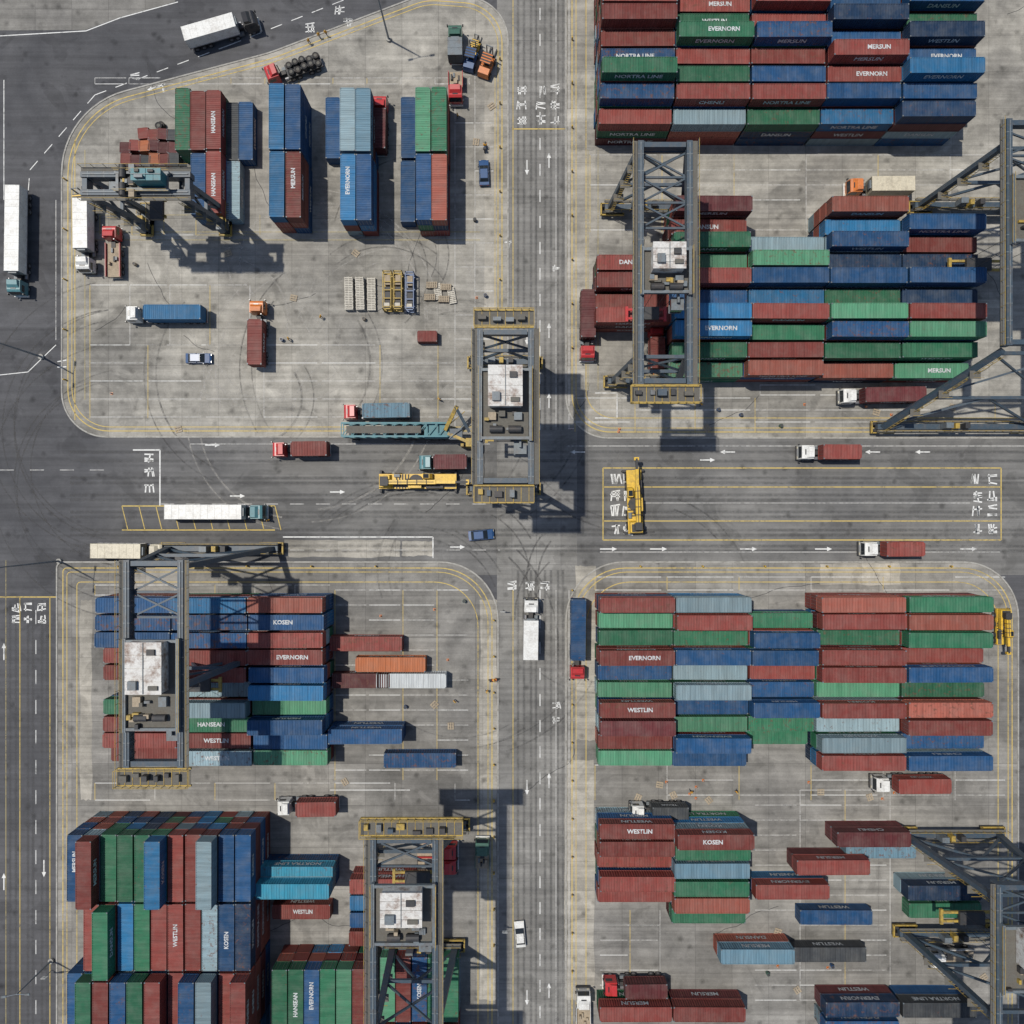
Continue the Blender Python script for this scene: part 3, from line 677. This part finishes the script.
def truck(px,py,head,cab,load,length,lc=None,name="container_truck",up_=3.0):
    x,y=W(px,py,up_)
    e=bpy.data.objects.new(name,None); sc.collection.objects.link(e); e.location=(x,y,0.03); e.rotation_euler=(0,0,math.radians(head+R.uniform(-1,1)))
    fr=length/2-1.3
    obj("cab",cab_mesh(cab),(fr,0,0),parent=e,bevel=0.07)
    b=MB(); re=-length/2
    b.box(re+0.3,fr-1.0,-0.42,0.42,0.75,1.05,'dark')
    gap=2.3 if length>9.5 else 1.5
    ll=fr-gap-re
    b.box(re,re+ll,-1.15,1.15,1.1,1.25,'dark') if load!='c' else [b.box(re,re+ll,s*0.95-0.12,s*0.95+0.12,1.05,1.25,'dark') for s in (-1,1)]
    for q in range(int(ll/1.5)+1): b.box(re+q*1.5,re+q*1.5+0.15,-1.15,1.15,0.98,1.1,'dark')
    b.box(re-0.03,re,-1.15,1.15,0.6,0.8,'white'); 
    for s in (-1,1): b.box(re-0.05,re-0.03,s*0.95-0.15,s*0.95+0.15,0.82,0.98,'tail'); b.box(fr-3.6,fr-2.6,s*1.05-0.22,s*1.05+0.22,1.02,1.06,'dark')
    b.cyl((fr-1.7,0.9,0.85),(fr-2.7,0.9,0.85),0.3,10,'rim'); b.box(fr-2.7,fr-1.7,-1.15,-0.6,0.55,1.0,'steel2')
    b.cyl((fr-1.25,-0.8,1.0),(fr-1.25,-0.8,3.0),0.09,8,'rim'); b.box(fr-2.2,fr-1.2,-0.35,0.35,1.06,1.5,'dark')
    obj("chassis",b.mesh('chassis'),parent=e)
    w=MB()
    xs=[fr-0.1,fr-3.0]+([fr-4.1] if length>9 else [])+[re+1.0]+([re+2.2] if length>8 else [])+([re+3.4] if length>12 else [])
    for i,xx in enumerate(xs):
        for s in (-1,1): w.wheel(xx,s*0.98,0.5,0.3 if i==0 else 0.5)
    obj("wheels",w.mesh('wheels'),parent=e)
    if load=='c':
        base=6.06 if ll<8.5 else CL; me=(mesh20 if R.random()<.6 else mesh20t) if ll<8.5 else R.choice(mesh40+mesh40t)
        obj("container",me,(re+ll/2,0,1.26),parent=e,scale=(ll/base,1,1),color=COL[lc or 'R'])
    elif load=='box':
        c=MB(); k=lc or 'white'
        c.box(re,re+ll,-1.22,1.22,1.26,3.7,k)
        for q in range(int(ll/1.2)+1):
            xx=min(re+ll-0.06,re+q*1.2); c.box(xx,xx+0.06,-1.25,1.25,1.3,3.73,k)
        c.box(re,re+ll,1.2,1.27,1.25,1.4,'rim'); c.box(re,re+ll,-1.27,-1.2,1.25,1.4,'rim'); c.box(re-0.04,re,-0.02,0.02,1.3,3.6,'dark')
        c.box(re+ll,re+ll+0.3,-0.7,0.7,2.6,3.4,'steel2')
        obj("cargo_box",c.mesh('cargo_box'),parent=e,bevel=0.03)
    elif load=='flat':
        c=MB()
        c.box(re,re+ll,-1.22,1.22,1.26,1.4,'wood'); 
        for s in (-1,1): c.box(re,re+ll,s*1.2-0.04,s*1.2+0.04,1.4,1.9,cab)
        for q in range(4): a_=R.uniform(re+.2,re+ll-1.2); c.box(a_,a_+R.uniform(.4,1.0),-0.8+q*0.4,-0.5+q*0.4,1.4,R.uniform(1.5,2.1),R.choice(('dark','wood','steel2')))
        obj("flatbed",c.mesh('flatbed'),parent=e)
    elif load=='tyres':
        c=MB(); c.box(re,re+ll,-1.22,1.22,1.26,1.4,'dark')
        q=re+0.6
        while q<re+ll-0.4:
            for s in (-0.6,0.6): 
                for zz in range(R.randint(1,3)): c.cyl((q,s,1.41+zz*0.32),(q,s,1.7+zz*0.32),0.55,14,'tyre')
                c.cyl((q,s,1.7+zz*0.32),(q,s,1.712+zz*0.32),0.28,10,'grate')
            q+=1.2
        obj("tyre_load",c.mesh('tyre_load'),parent=e)
    return e
T=truck
T(220,26,17,'black','box',12.5,'white',name="box_truck")
T(14,240,-90,'cabteal','box',18,'white',name="box_truck")
T(163,313,180,'white','c',13.2,'b')
T(256,332,90,'orange','c',11.2,'R'); T(82,235,-90,'white','box',12.0,'white',name="box_truck"); T(109,249,90,'red','flat',8.5,name="flatbed_truck")
T(881,185,180,'orange','box',10.8,'cream',name="box_truck"); T(883,395,180,'white','c',13.8,'D'); T(299,449,180,'red','c',9.6,'R')
T(830,452,180,'white','c',10,'R'); T(893,549,180,'white','c',10,'R'); T(215,512,0,'cabteal','box',16.5,'white',name="box_truck")
T(128,551,0,'cream','box',12,'cream',name="box_truck"); T(578,640,-90,'red','c',13.8,'B'); T(531,629,90,'white','box',10.2,'white',name="box_truck")
T(588,325,-90,'red','c',11.6,'D'); T(306,808,180,'white','c',10.3,'R'); T(659,813,180,'white','c',9.6,'K'); T(912,785,180,'white','c',12.4,'R')
T(635,989,180,'red','c',10.6,'D'); T(584,1014,90,'white','flat',6.5,name="flatbed_truck"); T(442,462,180,'cabteal','c',8.3,'D')
T(376,411,180,'red','c',11.5,'C'); T(437,853,0,'red','flat',7,name="flatbed_truck"); T(437,868,0,'red','flat',7,name="flatbed_truck"); T(291,64,200,'red','tyres',9.8,name="tyre_truck")
T(955,961,180,'white','flat',8,name="flatbed_truck"); T(482,857,90,'green','flat',5.2,name="pickup_truck"); T(455,40,90,'green','box',5.8,'steel2',name="van")
T(455,83,-90,'red','flat',5.4,name="pickup_truck"); T(379,122,90,'red','c',9.5,'D',up_=3); T(662,378,-90,'orange','flat',8,name="flatbed_truck"); T(657,345,90,'red','c',8,'R')

def car(px,py,head,col,name="parked_car"):
    x,y=W(px,py,1); key=('car',col)
    if key not in cache:
        b=MB()
        b.prism([(-2.15,0.35),(2.15,0.35),(2.2,0.65),(1.9,0.85),(1.0,0.98),(-1.6,1.0),(-2.15,0.9)],-0.88,0.88,col,0.08)
        b.frust(-1.7,1.15,0.76,0.97,1.38,0.45,0.7,0.12,'glass'); b.frust(-1.22,0.42,0.64,1.381,1.43,0.05,0.05,0.04,col)
        for s in (-1,1):
            b.beam((-0.25,s*0.76,0.98),(-0.25,s*0.66,1.39),0.08,0.08,col)
            b.box(0.85,1.0,s*0.98-0.08,s*0.98+0.08,0.9,1.05,'black'); b.box(2.1,2.19,s*0.6-0.18,s*0.6+0.18,0.58,0.7,'lamp'); b.box(-2.18,-2.1,s*0.62-0.18,s*0.62+0.18,0.65,0.8,'tail')
            for xx in (-1.35,1.35): b.wheel(xx,s*0.8,0.33,0.22)
        me=b.mesh('car'); fixnormals(me); cache[key]=me
    e=bpy.data.objects.new(name,None); sc.collection.objects.link(e); e.location=(x,y,0.03); e.rotation_euler=(0,0,math.radians(head))
    obj("body",cache[key],parent=e,bevel=0.04)
car(484,172,92,'blue','car'); car(198,358,0,'blue','car'); car(481,535,5,'blue','car'); car(520,935,95,'white','car')

def forklift(px,py,head,col='yel',s=1.0):
    x,y=W(px,py,1.5); e=bpy.data.objects.new("forklift",None); sc.collection.objects.link(e); e.location=(x,y,0.03); e.rotation_euler=(0,0,math.radians(head)); e.scale=(s,s,s)
    b=MB(); b.prism([(-1.7,0.4),(1.0,0.4),(1.0,0.9),(-0.2,1.0),(-0.6,1.5),(-1.6,1.4)],-0.75,0.75,col,0.06)
    for xx in (-1.2,0.8):
        for t in (-1,1): b.wheel(xx,t*0.75,0.42,0.3)
    b.box(-0.3,0.3,-0.35,0.35,1.0,1.3,'black')
    obj("body",b.mesh('body'),parent=e)
    c=MB()
    for xx in (-0.8,0.7):
        for t in (-0.6,0.6): c.beam((xx,t,1.0),(xx*0.85,t,2.4),0.09,0.09,'dark')
    c.box(-0.75,0.65,-0.68,0.68,2.4,2.46,'dark'); 
    for q in range(4): c.box(-0.7+q*0.36,-0.55+q*0.36,-0.68,0.68,2.465,2.5,col)
    for t in (-0.4,0.4): c.beam((1.15,t,0.2),(1.15,t,3.2),0.14,0.12,'steel2'); c.box(1.2,2.6,t-0.07,t+0.07,0.2,0.27,'dark')
    c.beam((1.15,-0.4,3.1),(1.15,0.4,3.1),0.1,0.1,'steel2'); c.box(1.18,1.25,-0.6,0.6,0.3,1.1,'dark')
    obj("mast",c.mesh('mast'),parent=e)
forklift(471,57,75,'blue',1.25); forklift(487,63,70,'orange',1.3); forklift(475,45,70,'yel',0.9); forklift(83,203,95,'yel',1.3)

def loader(px,py,head,L,col='yel',name="mobile_crane",sc_=1.0):
    x,y=W(px,py,3); e=bpy.data.objects.new(name,None); sc.collection.objects.link(e); e.location=(x,y,0.03); e.rotation_euler=(0,0,math.radians(head)); e.scale=(sc_,sc_,sc_)
    b=MB(); l=L/2
    b.box(-l,l*0.8,-1.25,1.25,0.9,1.5,col); b.prism([(-l,1.5),(-l+2.2,1.5),(-l+1.9,2.5),(-l+0.2,2.6)],-1.1,1.1,col,0.1)
    b.box(-l+0.3,-l+1.6,-0.8,0.8,2.6,2.75,'dark')
    b.box(-l+2.4,l*0.78,-1.0,-0.3,1.5,1.58,'grate'); b.box(l*0.1,l*0.5,-1.2,-0.75,1.5,2.1,'dark'); b.box(-l+2.6,-l+3.6,0.7,1.2,1.5,2.0,'steel2')
    for q in range(5): b.box(-l+2.9+q*0.5,-l+3.1+q*0.5,-1.2,1.2,1.5,1.62,'dark')
    for xx in (-l+1.4,-l+3.2,l*0.35,l*0.62):
        for s in (-1,1): b.wheel(xx,s*1.2,0.65,0.5)
    for xx in (-l+0.2,l*0.78): b.box(xx-0.18,xx+0.18,-1.8,1.8,0.7,1.0,'dark'); [b.cyl((xx,s*1.75,0.02),(xx,s*1.75,0.7),0.22,10,'dark') for s in (-1,1)]
    obj("chassis",b.mesh('chassis'),parent=e)
    c=MB(); c.prism([(0.2,1.5),(1.8,1.5),(1.9,2.2),(1.4,3.0),(0.2,3.0)],0.4,1.3,col,0.05); c.box(0.35,1.3,0.5,1.2,2.98,3.04,'glass'); c.box(1.8,1.89,0.5,1.2,1.8,2.3,'glass')
    c.cyl((-1.0,0,1.5),(-1.0,0,2.0),1.15,20,'dark'); c.box(-2.2,0.0,-1.15,-0.75,1.9,2.8,col); c.cyl((-2.3,-0.5,2.5),(-2.3,0.4,2.5),0.4,14,'dark')
    obj("operator_cab",c.mesh('operator_cab'),parent=e)
    m=MB(); m.beam((-l+1.2,-0.2,3.3),(l*0.35,-0.2,3.5),0.7,0.85,col); m.beam((l*0.35,-0.2,3.5),(l*0.8,-0.2,3.62),0.52,0.62,col); m.beam((l*0.8,-0.2,3.62),(l+0.6,-0.2,3.7),0.36,0.45,'dark')
    m.beam((-l+1.4,-0.2,3.78),(l*0.3,-0.2,3.99),0.1,0.06,'dark')
    for q in range(5): xx=-l+1.8+q*(l*1.1)/5; m.box(xx,xx+0.12,-0.58,0.18,2.9,3.95,'dark')
    m.cyl((-0.5,-0.2,2.0),(l*0.3,-0.2,3.0),0.16,10,'rim'); m.box(l+0.3,l+0.8,-0.6,0.2,3.2,3.9,col)
    m.box(-l+0.6,-l+1.8,-0.8,0.4,2.9,3.9,'dark')
    obj("boom",m.mesh('boom'),parent=e)
loader(421,481,0,14.6); loader(636,498,92,12.0); loader(1009,630,-90,8.0,name="reach_stacker",sc_=0.85)
def boom(px0,px1,py):
    x0,y=W(px0,py,4); x1,_=W(px1,py,4); e=bpy.data.objects.new("lattice_boom_crane",None); sc.collection.objects.link(e); cx=(x0+x1)/2; e.location=(cx,y,0)
    b=MB(); l=(x1-x0)/2
    for s in (-1.1,1.1):
        for z in (2.8,4.6): b.beam((-l,s,z),(l,s,z),0.28,0.28,'teal')
    n=10
    for i in range(n):
        a=-l+2*l*i/n; c=-l+2*l*(i+1)/n
        for z in (2.8,4.6): b.beam((a,-1.1,z),(c,1.1,z),0.14,0.14,'teal'); b.beam((a,-1.1,z),(a,1.1,z),0.14,0.14,'teal')
        for s in (-1.1,1.1): b.beam((a,s,2.8),(c,s,4.6),0.14,0.14,'teal')
    b.box(-l*0.9,l*0.5,-0.6,0.6,4.75,4.85,'grate')
    obj("boom",b.mesh('boom'),parent=e)
    c=MB(); c.box(-l*0.2,l,-1.3,1.3,1.0,1.9,'dark'); c.box(l*0.55,l*1.02,-1.35,1.35,1.9,3.9,'teal'); c.box(l*0.05,l*0.4,-1.1,1.1,1.9,2.6,'steel2')
    c.box(-l*0.9,-l*0.7,-1.2,1.2,0.9,2.6,'dark')
    for q in (-0.8,0.0,0.3,0.6,0.85):
        for s in (-1,1): c.wheel(l*q,s*1.2,0.6,0.45)
    obj("carrier",c.mesh('carrier'),parent=e)
    a=MB(); a.beam((l*0.95,0,4.2),(l*1.05+1.2,3.6,6.5),0.6,0.6,'cyel'); a.beam((l*1.0,-0.6,4.0),(l+3.8,-2.2,4.5),0.5,0.5,'cyel'); a.beam((l+1.4,3.6,6.5),(l+3.6,-0.4,4.8),0.5,0.5,'steel'); a.box(l+0.3,l+2.4,-1.6,0.2,3.0,4.3,'steel')
    a.beam((l+2.3,-2.4,3),(l+2.3,-2.4,0.1),0.5,0.5,'cyel'); a.box(l+3,l+4.3,-2.8,-1.4,0.1,4.7,'cyel'); a.beam((l+0.4,1.0,4.4),(l+2.9,2.9,5.6),0.12,0.12,'cyel'); a.beam((l+0.2,-1.5,4.35),(l+3.4,1.2,5.4),0.15,0.15,'steel2')
    obj("outrigger",a.mesh('outrigger'),parent=e)
boom(342,448,430)

def pallet_stack(px,py,w,l,n,k,name="pallet_stack",rot=0):
    x,y=W(px,py); b=MB(); z=0
    for q in range(n):
        for s in (-0.45,0,0.45): b.box(s*w-0.06,s*w+0.06,-l/2,l/2,z,z+0.1,k)
        m=max(4,int(l/0.28))
        for i in range(m): 
            yy=-l/2+i*l/m; jx=R.uniform(-.06,.06); b.box(-w/2+jx,w/2+jx,yy,yy+l/m*0.72,z+0.1,z+0.14,k)
        z+=0.15
    obj(name,b.mesh(name),(x,y,0.03),rot+R.uniform(-.04,.04))
for i,x in enumerate((350,361,372)): pallet_stack(x,295,1.4,5.6,R.randint(4,8),'palew')
for x,y in ((432,286),(446,288),(430,298),(444,300)): pallet_stack(x,y,1.0,1.9,5,'wood',rot=1.57)
for x,y in ((438,292),(452,296)): pallet_stack(x,y,1.2,2.8,3,'palew',rot=0.2)
def rack(px,py,L,k,name="flat_rack"):
    x,y=W(px,py,2); b=MB()
    b.box(-1.1,1.1,-L/2,L/2,0.2,0.5,k)
    for s in (-1,1):
        for yy in (-1,1): b.box(s*1.0-0.12,s*1.0+0.12,yy*(L/2-.12)-0.12,yy*(L/2-.12)+0.12,0,2.2,k)
        b.box(-1.0,1.0,s*(L/2-.12)-0.08,s*(L/2-.12)+0.08,1.95,2.15,k); b.box(s*1.0-0.1,s*1.0+0.1,-L/2,L/2,2.0,2.2,k)
    for i in range(5): yy=-L/2+0.5+i*(L-1)/4; b.box(-1,1,yy-0.08,yy+0.08,1.98,2.12,k)
    b.box(-0.7,0.7,-L*0.3,L*0.1,0.5,1.6,'dark'); b.box(-0.8,0.6,-L*0.44,-L*0.32,0.5,1.9,'palew'); b.box(-0.6,0.7,L*0.15,L*0.4,0.5,1.7,'wood')
    obj(name,b.mesh(name),(x,y,0.03),scale=(0.68,1,1))
rack(387,290,6.6,'cyel'); rack(397.5,290,6.6,'cyel'); rack(409.5,291,6.6,'blue')
def small_container(px,py,c,rot=0,s=0.55):
    x,y=W(px,py,2); obj("storage_container",mesh20,(x,y,0.03),rot,color=COL[c],scale=(s,0.75,0.75))
small_container(427,336,'R')
for r_,y in enumerate((133,146,159)):
    for c_ in range(6):
        if R.random()<0.12: continue
        x=124+c_*9.5+r_*0.8
        if r_==0 and c_<2: continue
        small_container(x,y+R.uniform(-1.5,1.5),R.choice('RDDKNROKD'),1.57+R.uniform(-.12,.12),s=0.30)
for i in range(9):
    x,y=W(R.uniform(150,176),R.uniform(126,164)); b=MB()
    for z in range(R.randint(2,3)): b.cyl((0,0,z*0.42),(0,0,z*0.42+0.38),0.6,16,'tyre')
    b.cyl((0,0,z*0.42+0.381),(0,0,z*0.42+0.39),0.3,12,'grate')
    obj("tyre_stack",b.mesh('tyre_stack'),(x,y,0.03))
def bollard(px,py):
    x,y=W(px,py)
    if 'bol' not in cache:
        b=MB(); b.cyl((0,0,0),(0,0,0.9),0.14,10,'yel',0.12); b.cyl((0,0,0.35),(0,0,0.5),0.15,10,'black'); b.cyl((0,0,0.9),(0,0,1.0),0.12,10,'yel',0.05); cache['bol']=b.mesh('bollard')
    obj("bollard",cache['bol'],(x,y,0.03))
for p in [(572,590+i*38) for i in range(11)]+[(494,620+i*36) for i in range(10)]+[(500,60+i*44) for i in range(8)]+[(572,40+i*44) for i in range(8)]+[(640+i*62,566) for i in range(6)]+[(120+i*64,566) for i in range(5)]+[(66,180+i*50) for i in range(5)]: bollard(*p)
for i in range(60):
    px,py=R.choice(((R.uniform(90,480),R.uniform(240,430)),(R.uniform(340,480),R.uniform(600,790)),(R.uniform(600,1000),R.uniform(780,800)),(R.uniform(740,1000),R.uniform(930,1000)),(R.uniform(600,1000),R.uniform(400,432)),(R.uniform(460,492),R.uniform(90,420))))
    x,y=W(px,py); t=R.random(); b=MB()
    if t<0.35:
        b.box(-0.2,0.2,-0.2,0.2,0,0.04,'orange'); b.cyl((0,0,0.04),(0,0,0.7),0.16,10,'orange',0.03); b.cyl((0,0,0.3),(0,0,0.42),0.115,10,'white',0.095); obj("traffic_cone",b.mesh('cone'),(x,y,0.03))
    elif t<0.65:
        b.cyl((0,0,0),(0,0,0.88),0.29,14,R.choice(('blue','dark','wood','green'))); b.cyl((0,0,0.88),(0,0,0.9),0.25,14,'dark'); b.cyl((0,0,0.4),(0,0,0.44),0.305,14,'dark'); obj("oil_drum",b.mesh('drum'),(x,y,0.03))
    else:
        for q in range(3): b.box(-0.6,0.6,-0.5+q*0.4,-0.25+q*0.4,0.1,0.13,'wood')
        for s in (-0.5,0,0.5): b.box(s-0.06,s+0.06,-0.5,0.55,0,0.1,'wood')
        obj("pallet",b.mesh('pallet'),(x,y,0.03),R.uniform(0,3))
def lamp(px,py,h,ang):
    x,y=W(px,py); b=MB(); b.cyl((0,0,0),(0,0,0.5),0.45,12,'kerb'); b.cyl((0,0,0.5),(0,0,h),0.18,12,'pole',0.09)
    for s in (-1,1):
        c,s_=math.cos(ang)*s,math.sin(ang)*s
        b.beam((0,0,h-.1),(c*1.6,s_*1.6,h+0.3),0.09,0.09,'pole'); b.beam((c*1.5,s_*1.5,h+0.3),(c*2.3,s_*2.3,h+0.35),0.34,0.16,'steel2')
    obj("street_lamp",b.mesh('street_lamp'),(x,y,0))
lamp(60,561,17,1.5); lamp(42,357,16,1.5); lamp(389,40,16,0.2); lamp(52,960,10,0.1)
def sign(px,py,k='white'):
    x,y=W(px,py); b=MB(); b.cyl((0,0,0),(0,0,2.6),0.05,8,'pole'); b.box(-0.45,0.45,-0.03,0.03,1.9,2.7,k); b.box(-0.36,0.36,-0.04,-0.032,2.0,2.6,'red'); obj("traffic_sign",b.mesh('traffic_sign'),(x,y,0))
for p in ((503,610),(570,430),(505,925),(52,970)): sign(*p)

def person_mesh(ride=False):
    me=bpy.data.meshes.new("person"); 
    V=[(0,0,0.95),(0,0,1.2),(0,0,1.42),(0,0,1.52),(0.01,0,1.62),(0.02,0,1.74),
       (0.0,0.1,0.92),(0.12,0.1,0.5),(0.02,0.1,0.08),(0.16,0.11,0.04),(0,-0.1,0.92),(-0.08,-0.1,0.5),(-0.28,-0.1,0.1),(-0.16,-0.11,0.04),
       (0,0.2,1.4),(-0.1,0.25,1.12),(0.02,0.26,0.9),(0,-0.2,1.4),(0.12,-0.25,1.14),(0.28,-0.24,1.0)]
    if ride:
        V=[(0,0,1.0),(0.05,0,1.22),(0.12,0,1.42),(0.14,0,1.52),(0.17,0,1.62),(0.18,0,1.74),
           (0.05,0.14,0.98),(0.42,0.24,0.85),(0.25,0.26,0.42),(0.4,0.26,0.38),(0.05,-0.14,0.98),(0.42,-0.24,0.85),(0.25,-0.26,0.42),(0.4,-0.26,0.38),
           (0.12,0.2,1.4),(0.25,0.3,1.2),(0.48,0.3,1.08),(0.12,-0.2,1.4),(0.25,-0.3,1.2),(0.48,-0.3,1.08)]
    E=[(0,1),(1,2),(2,3),(3,4),(4,5),(0,6),(6,7),(7,8),(8,9),(0,10),(10,11),(11,12),(12,13),(2,14),(14,15),(15,16),(2,17),(17,18),(18,19)]
    rad=[.14,.14,.15,.06,.095,.07,.1,.065,.045,.045,.1,.065,.045,.045,.065,.045,.035,.065,.045,.035]
    me.from_pydata(V,E,[]); o=bpy.data.objects.new("tmp",me); sc.collection.objects.link(o)
    m=o.modifiers.new("s",'SKIN'); 
    for i,r in enumerate(rad): me.skin_vertices[0].data[i].radius=(r,r)
    me.skin_vertices[0].data[0].use_root=True
    o.modifiers.new("ss",'SUBSURF').levels=1
    dg=bpy.context.evaluated_depsgraph_get(); dg.update(); out=bpy.data.meshes.new_from_object(o.evaluated_get(dg)); bpy.data.objects.remove(o)
    for k in ('denim','hivis','skin','hat'): out.materials.append(M[k])
    for p in out.polygons:
        z=p.center.z; y=abs(p.center.y)
        p.material_index = 0 if z<0.93 and y<0.22 else (3 if z>1.7 else 2 if (z>1.5 or (y>0.2 and z<1.08)) else 1)
    return out
try:
    pm=person_mesh()
    for x,y in ((320,38),(327,36),(303,118),(487,690),(322,318),(310,44),(270,520),(440,400),(700,405),(735,790),(345,680),(606,690),(458,118),(290,340),(455,700),(690,790)):
        X,Y=W(x,y); obj("person",pm,(X,Y,0.03),R.uniform(0,6.28))
except Exception as ex: print("person fail",ex)
try: rider=person_mesh(True)
except Exception as ex: rider=None
for (mx,my,mr,mc) in ((494,679,0.1,'orange'),(485,148,1.5,'blue'),(530,470,1.6,'red')):
    b=MB(); b.wheel(-0.65,0,0.32,0.14); b.wheel(0.65,0,0.32,0.14); b.prism([(-0.7,0.55),(0.5,0.5),(0.55,0.9),(0.1,1.0),(-0.6,0.85)],-0.16,0.16,mc); b.beam((0.5,-0.35,1.05),(0.5,0.35,1.05),0.05,0.05,'dark'); b.beam((0.5,0,1.05),(0.65,0,0.35),0.07,0.07,'rim')
    b.box(-0.75,-0.4,-0.25,0.25,0.86,1.2,'black')
    X,Y=W(mx,my); obj("motorcycle",b.mesh('motorcycle'),(X,Y,0.03),mr)
    if rider: obj("motorcycle_rider",rider,(X-0.1*math.cos(mr),Y-0.1*math.sin(mr),0.03),mr)
print("objects",len(bpy.data.objects))
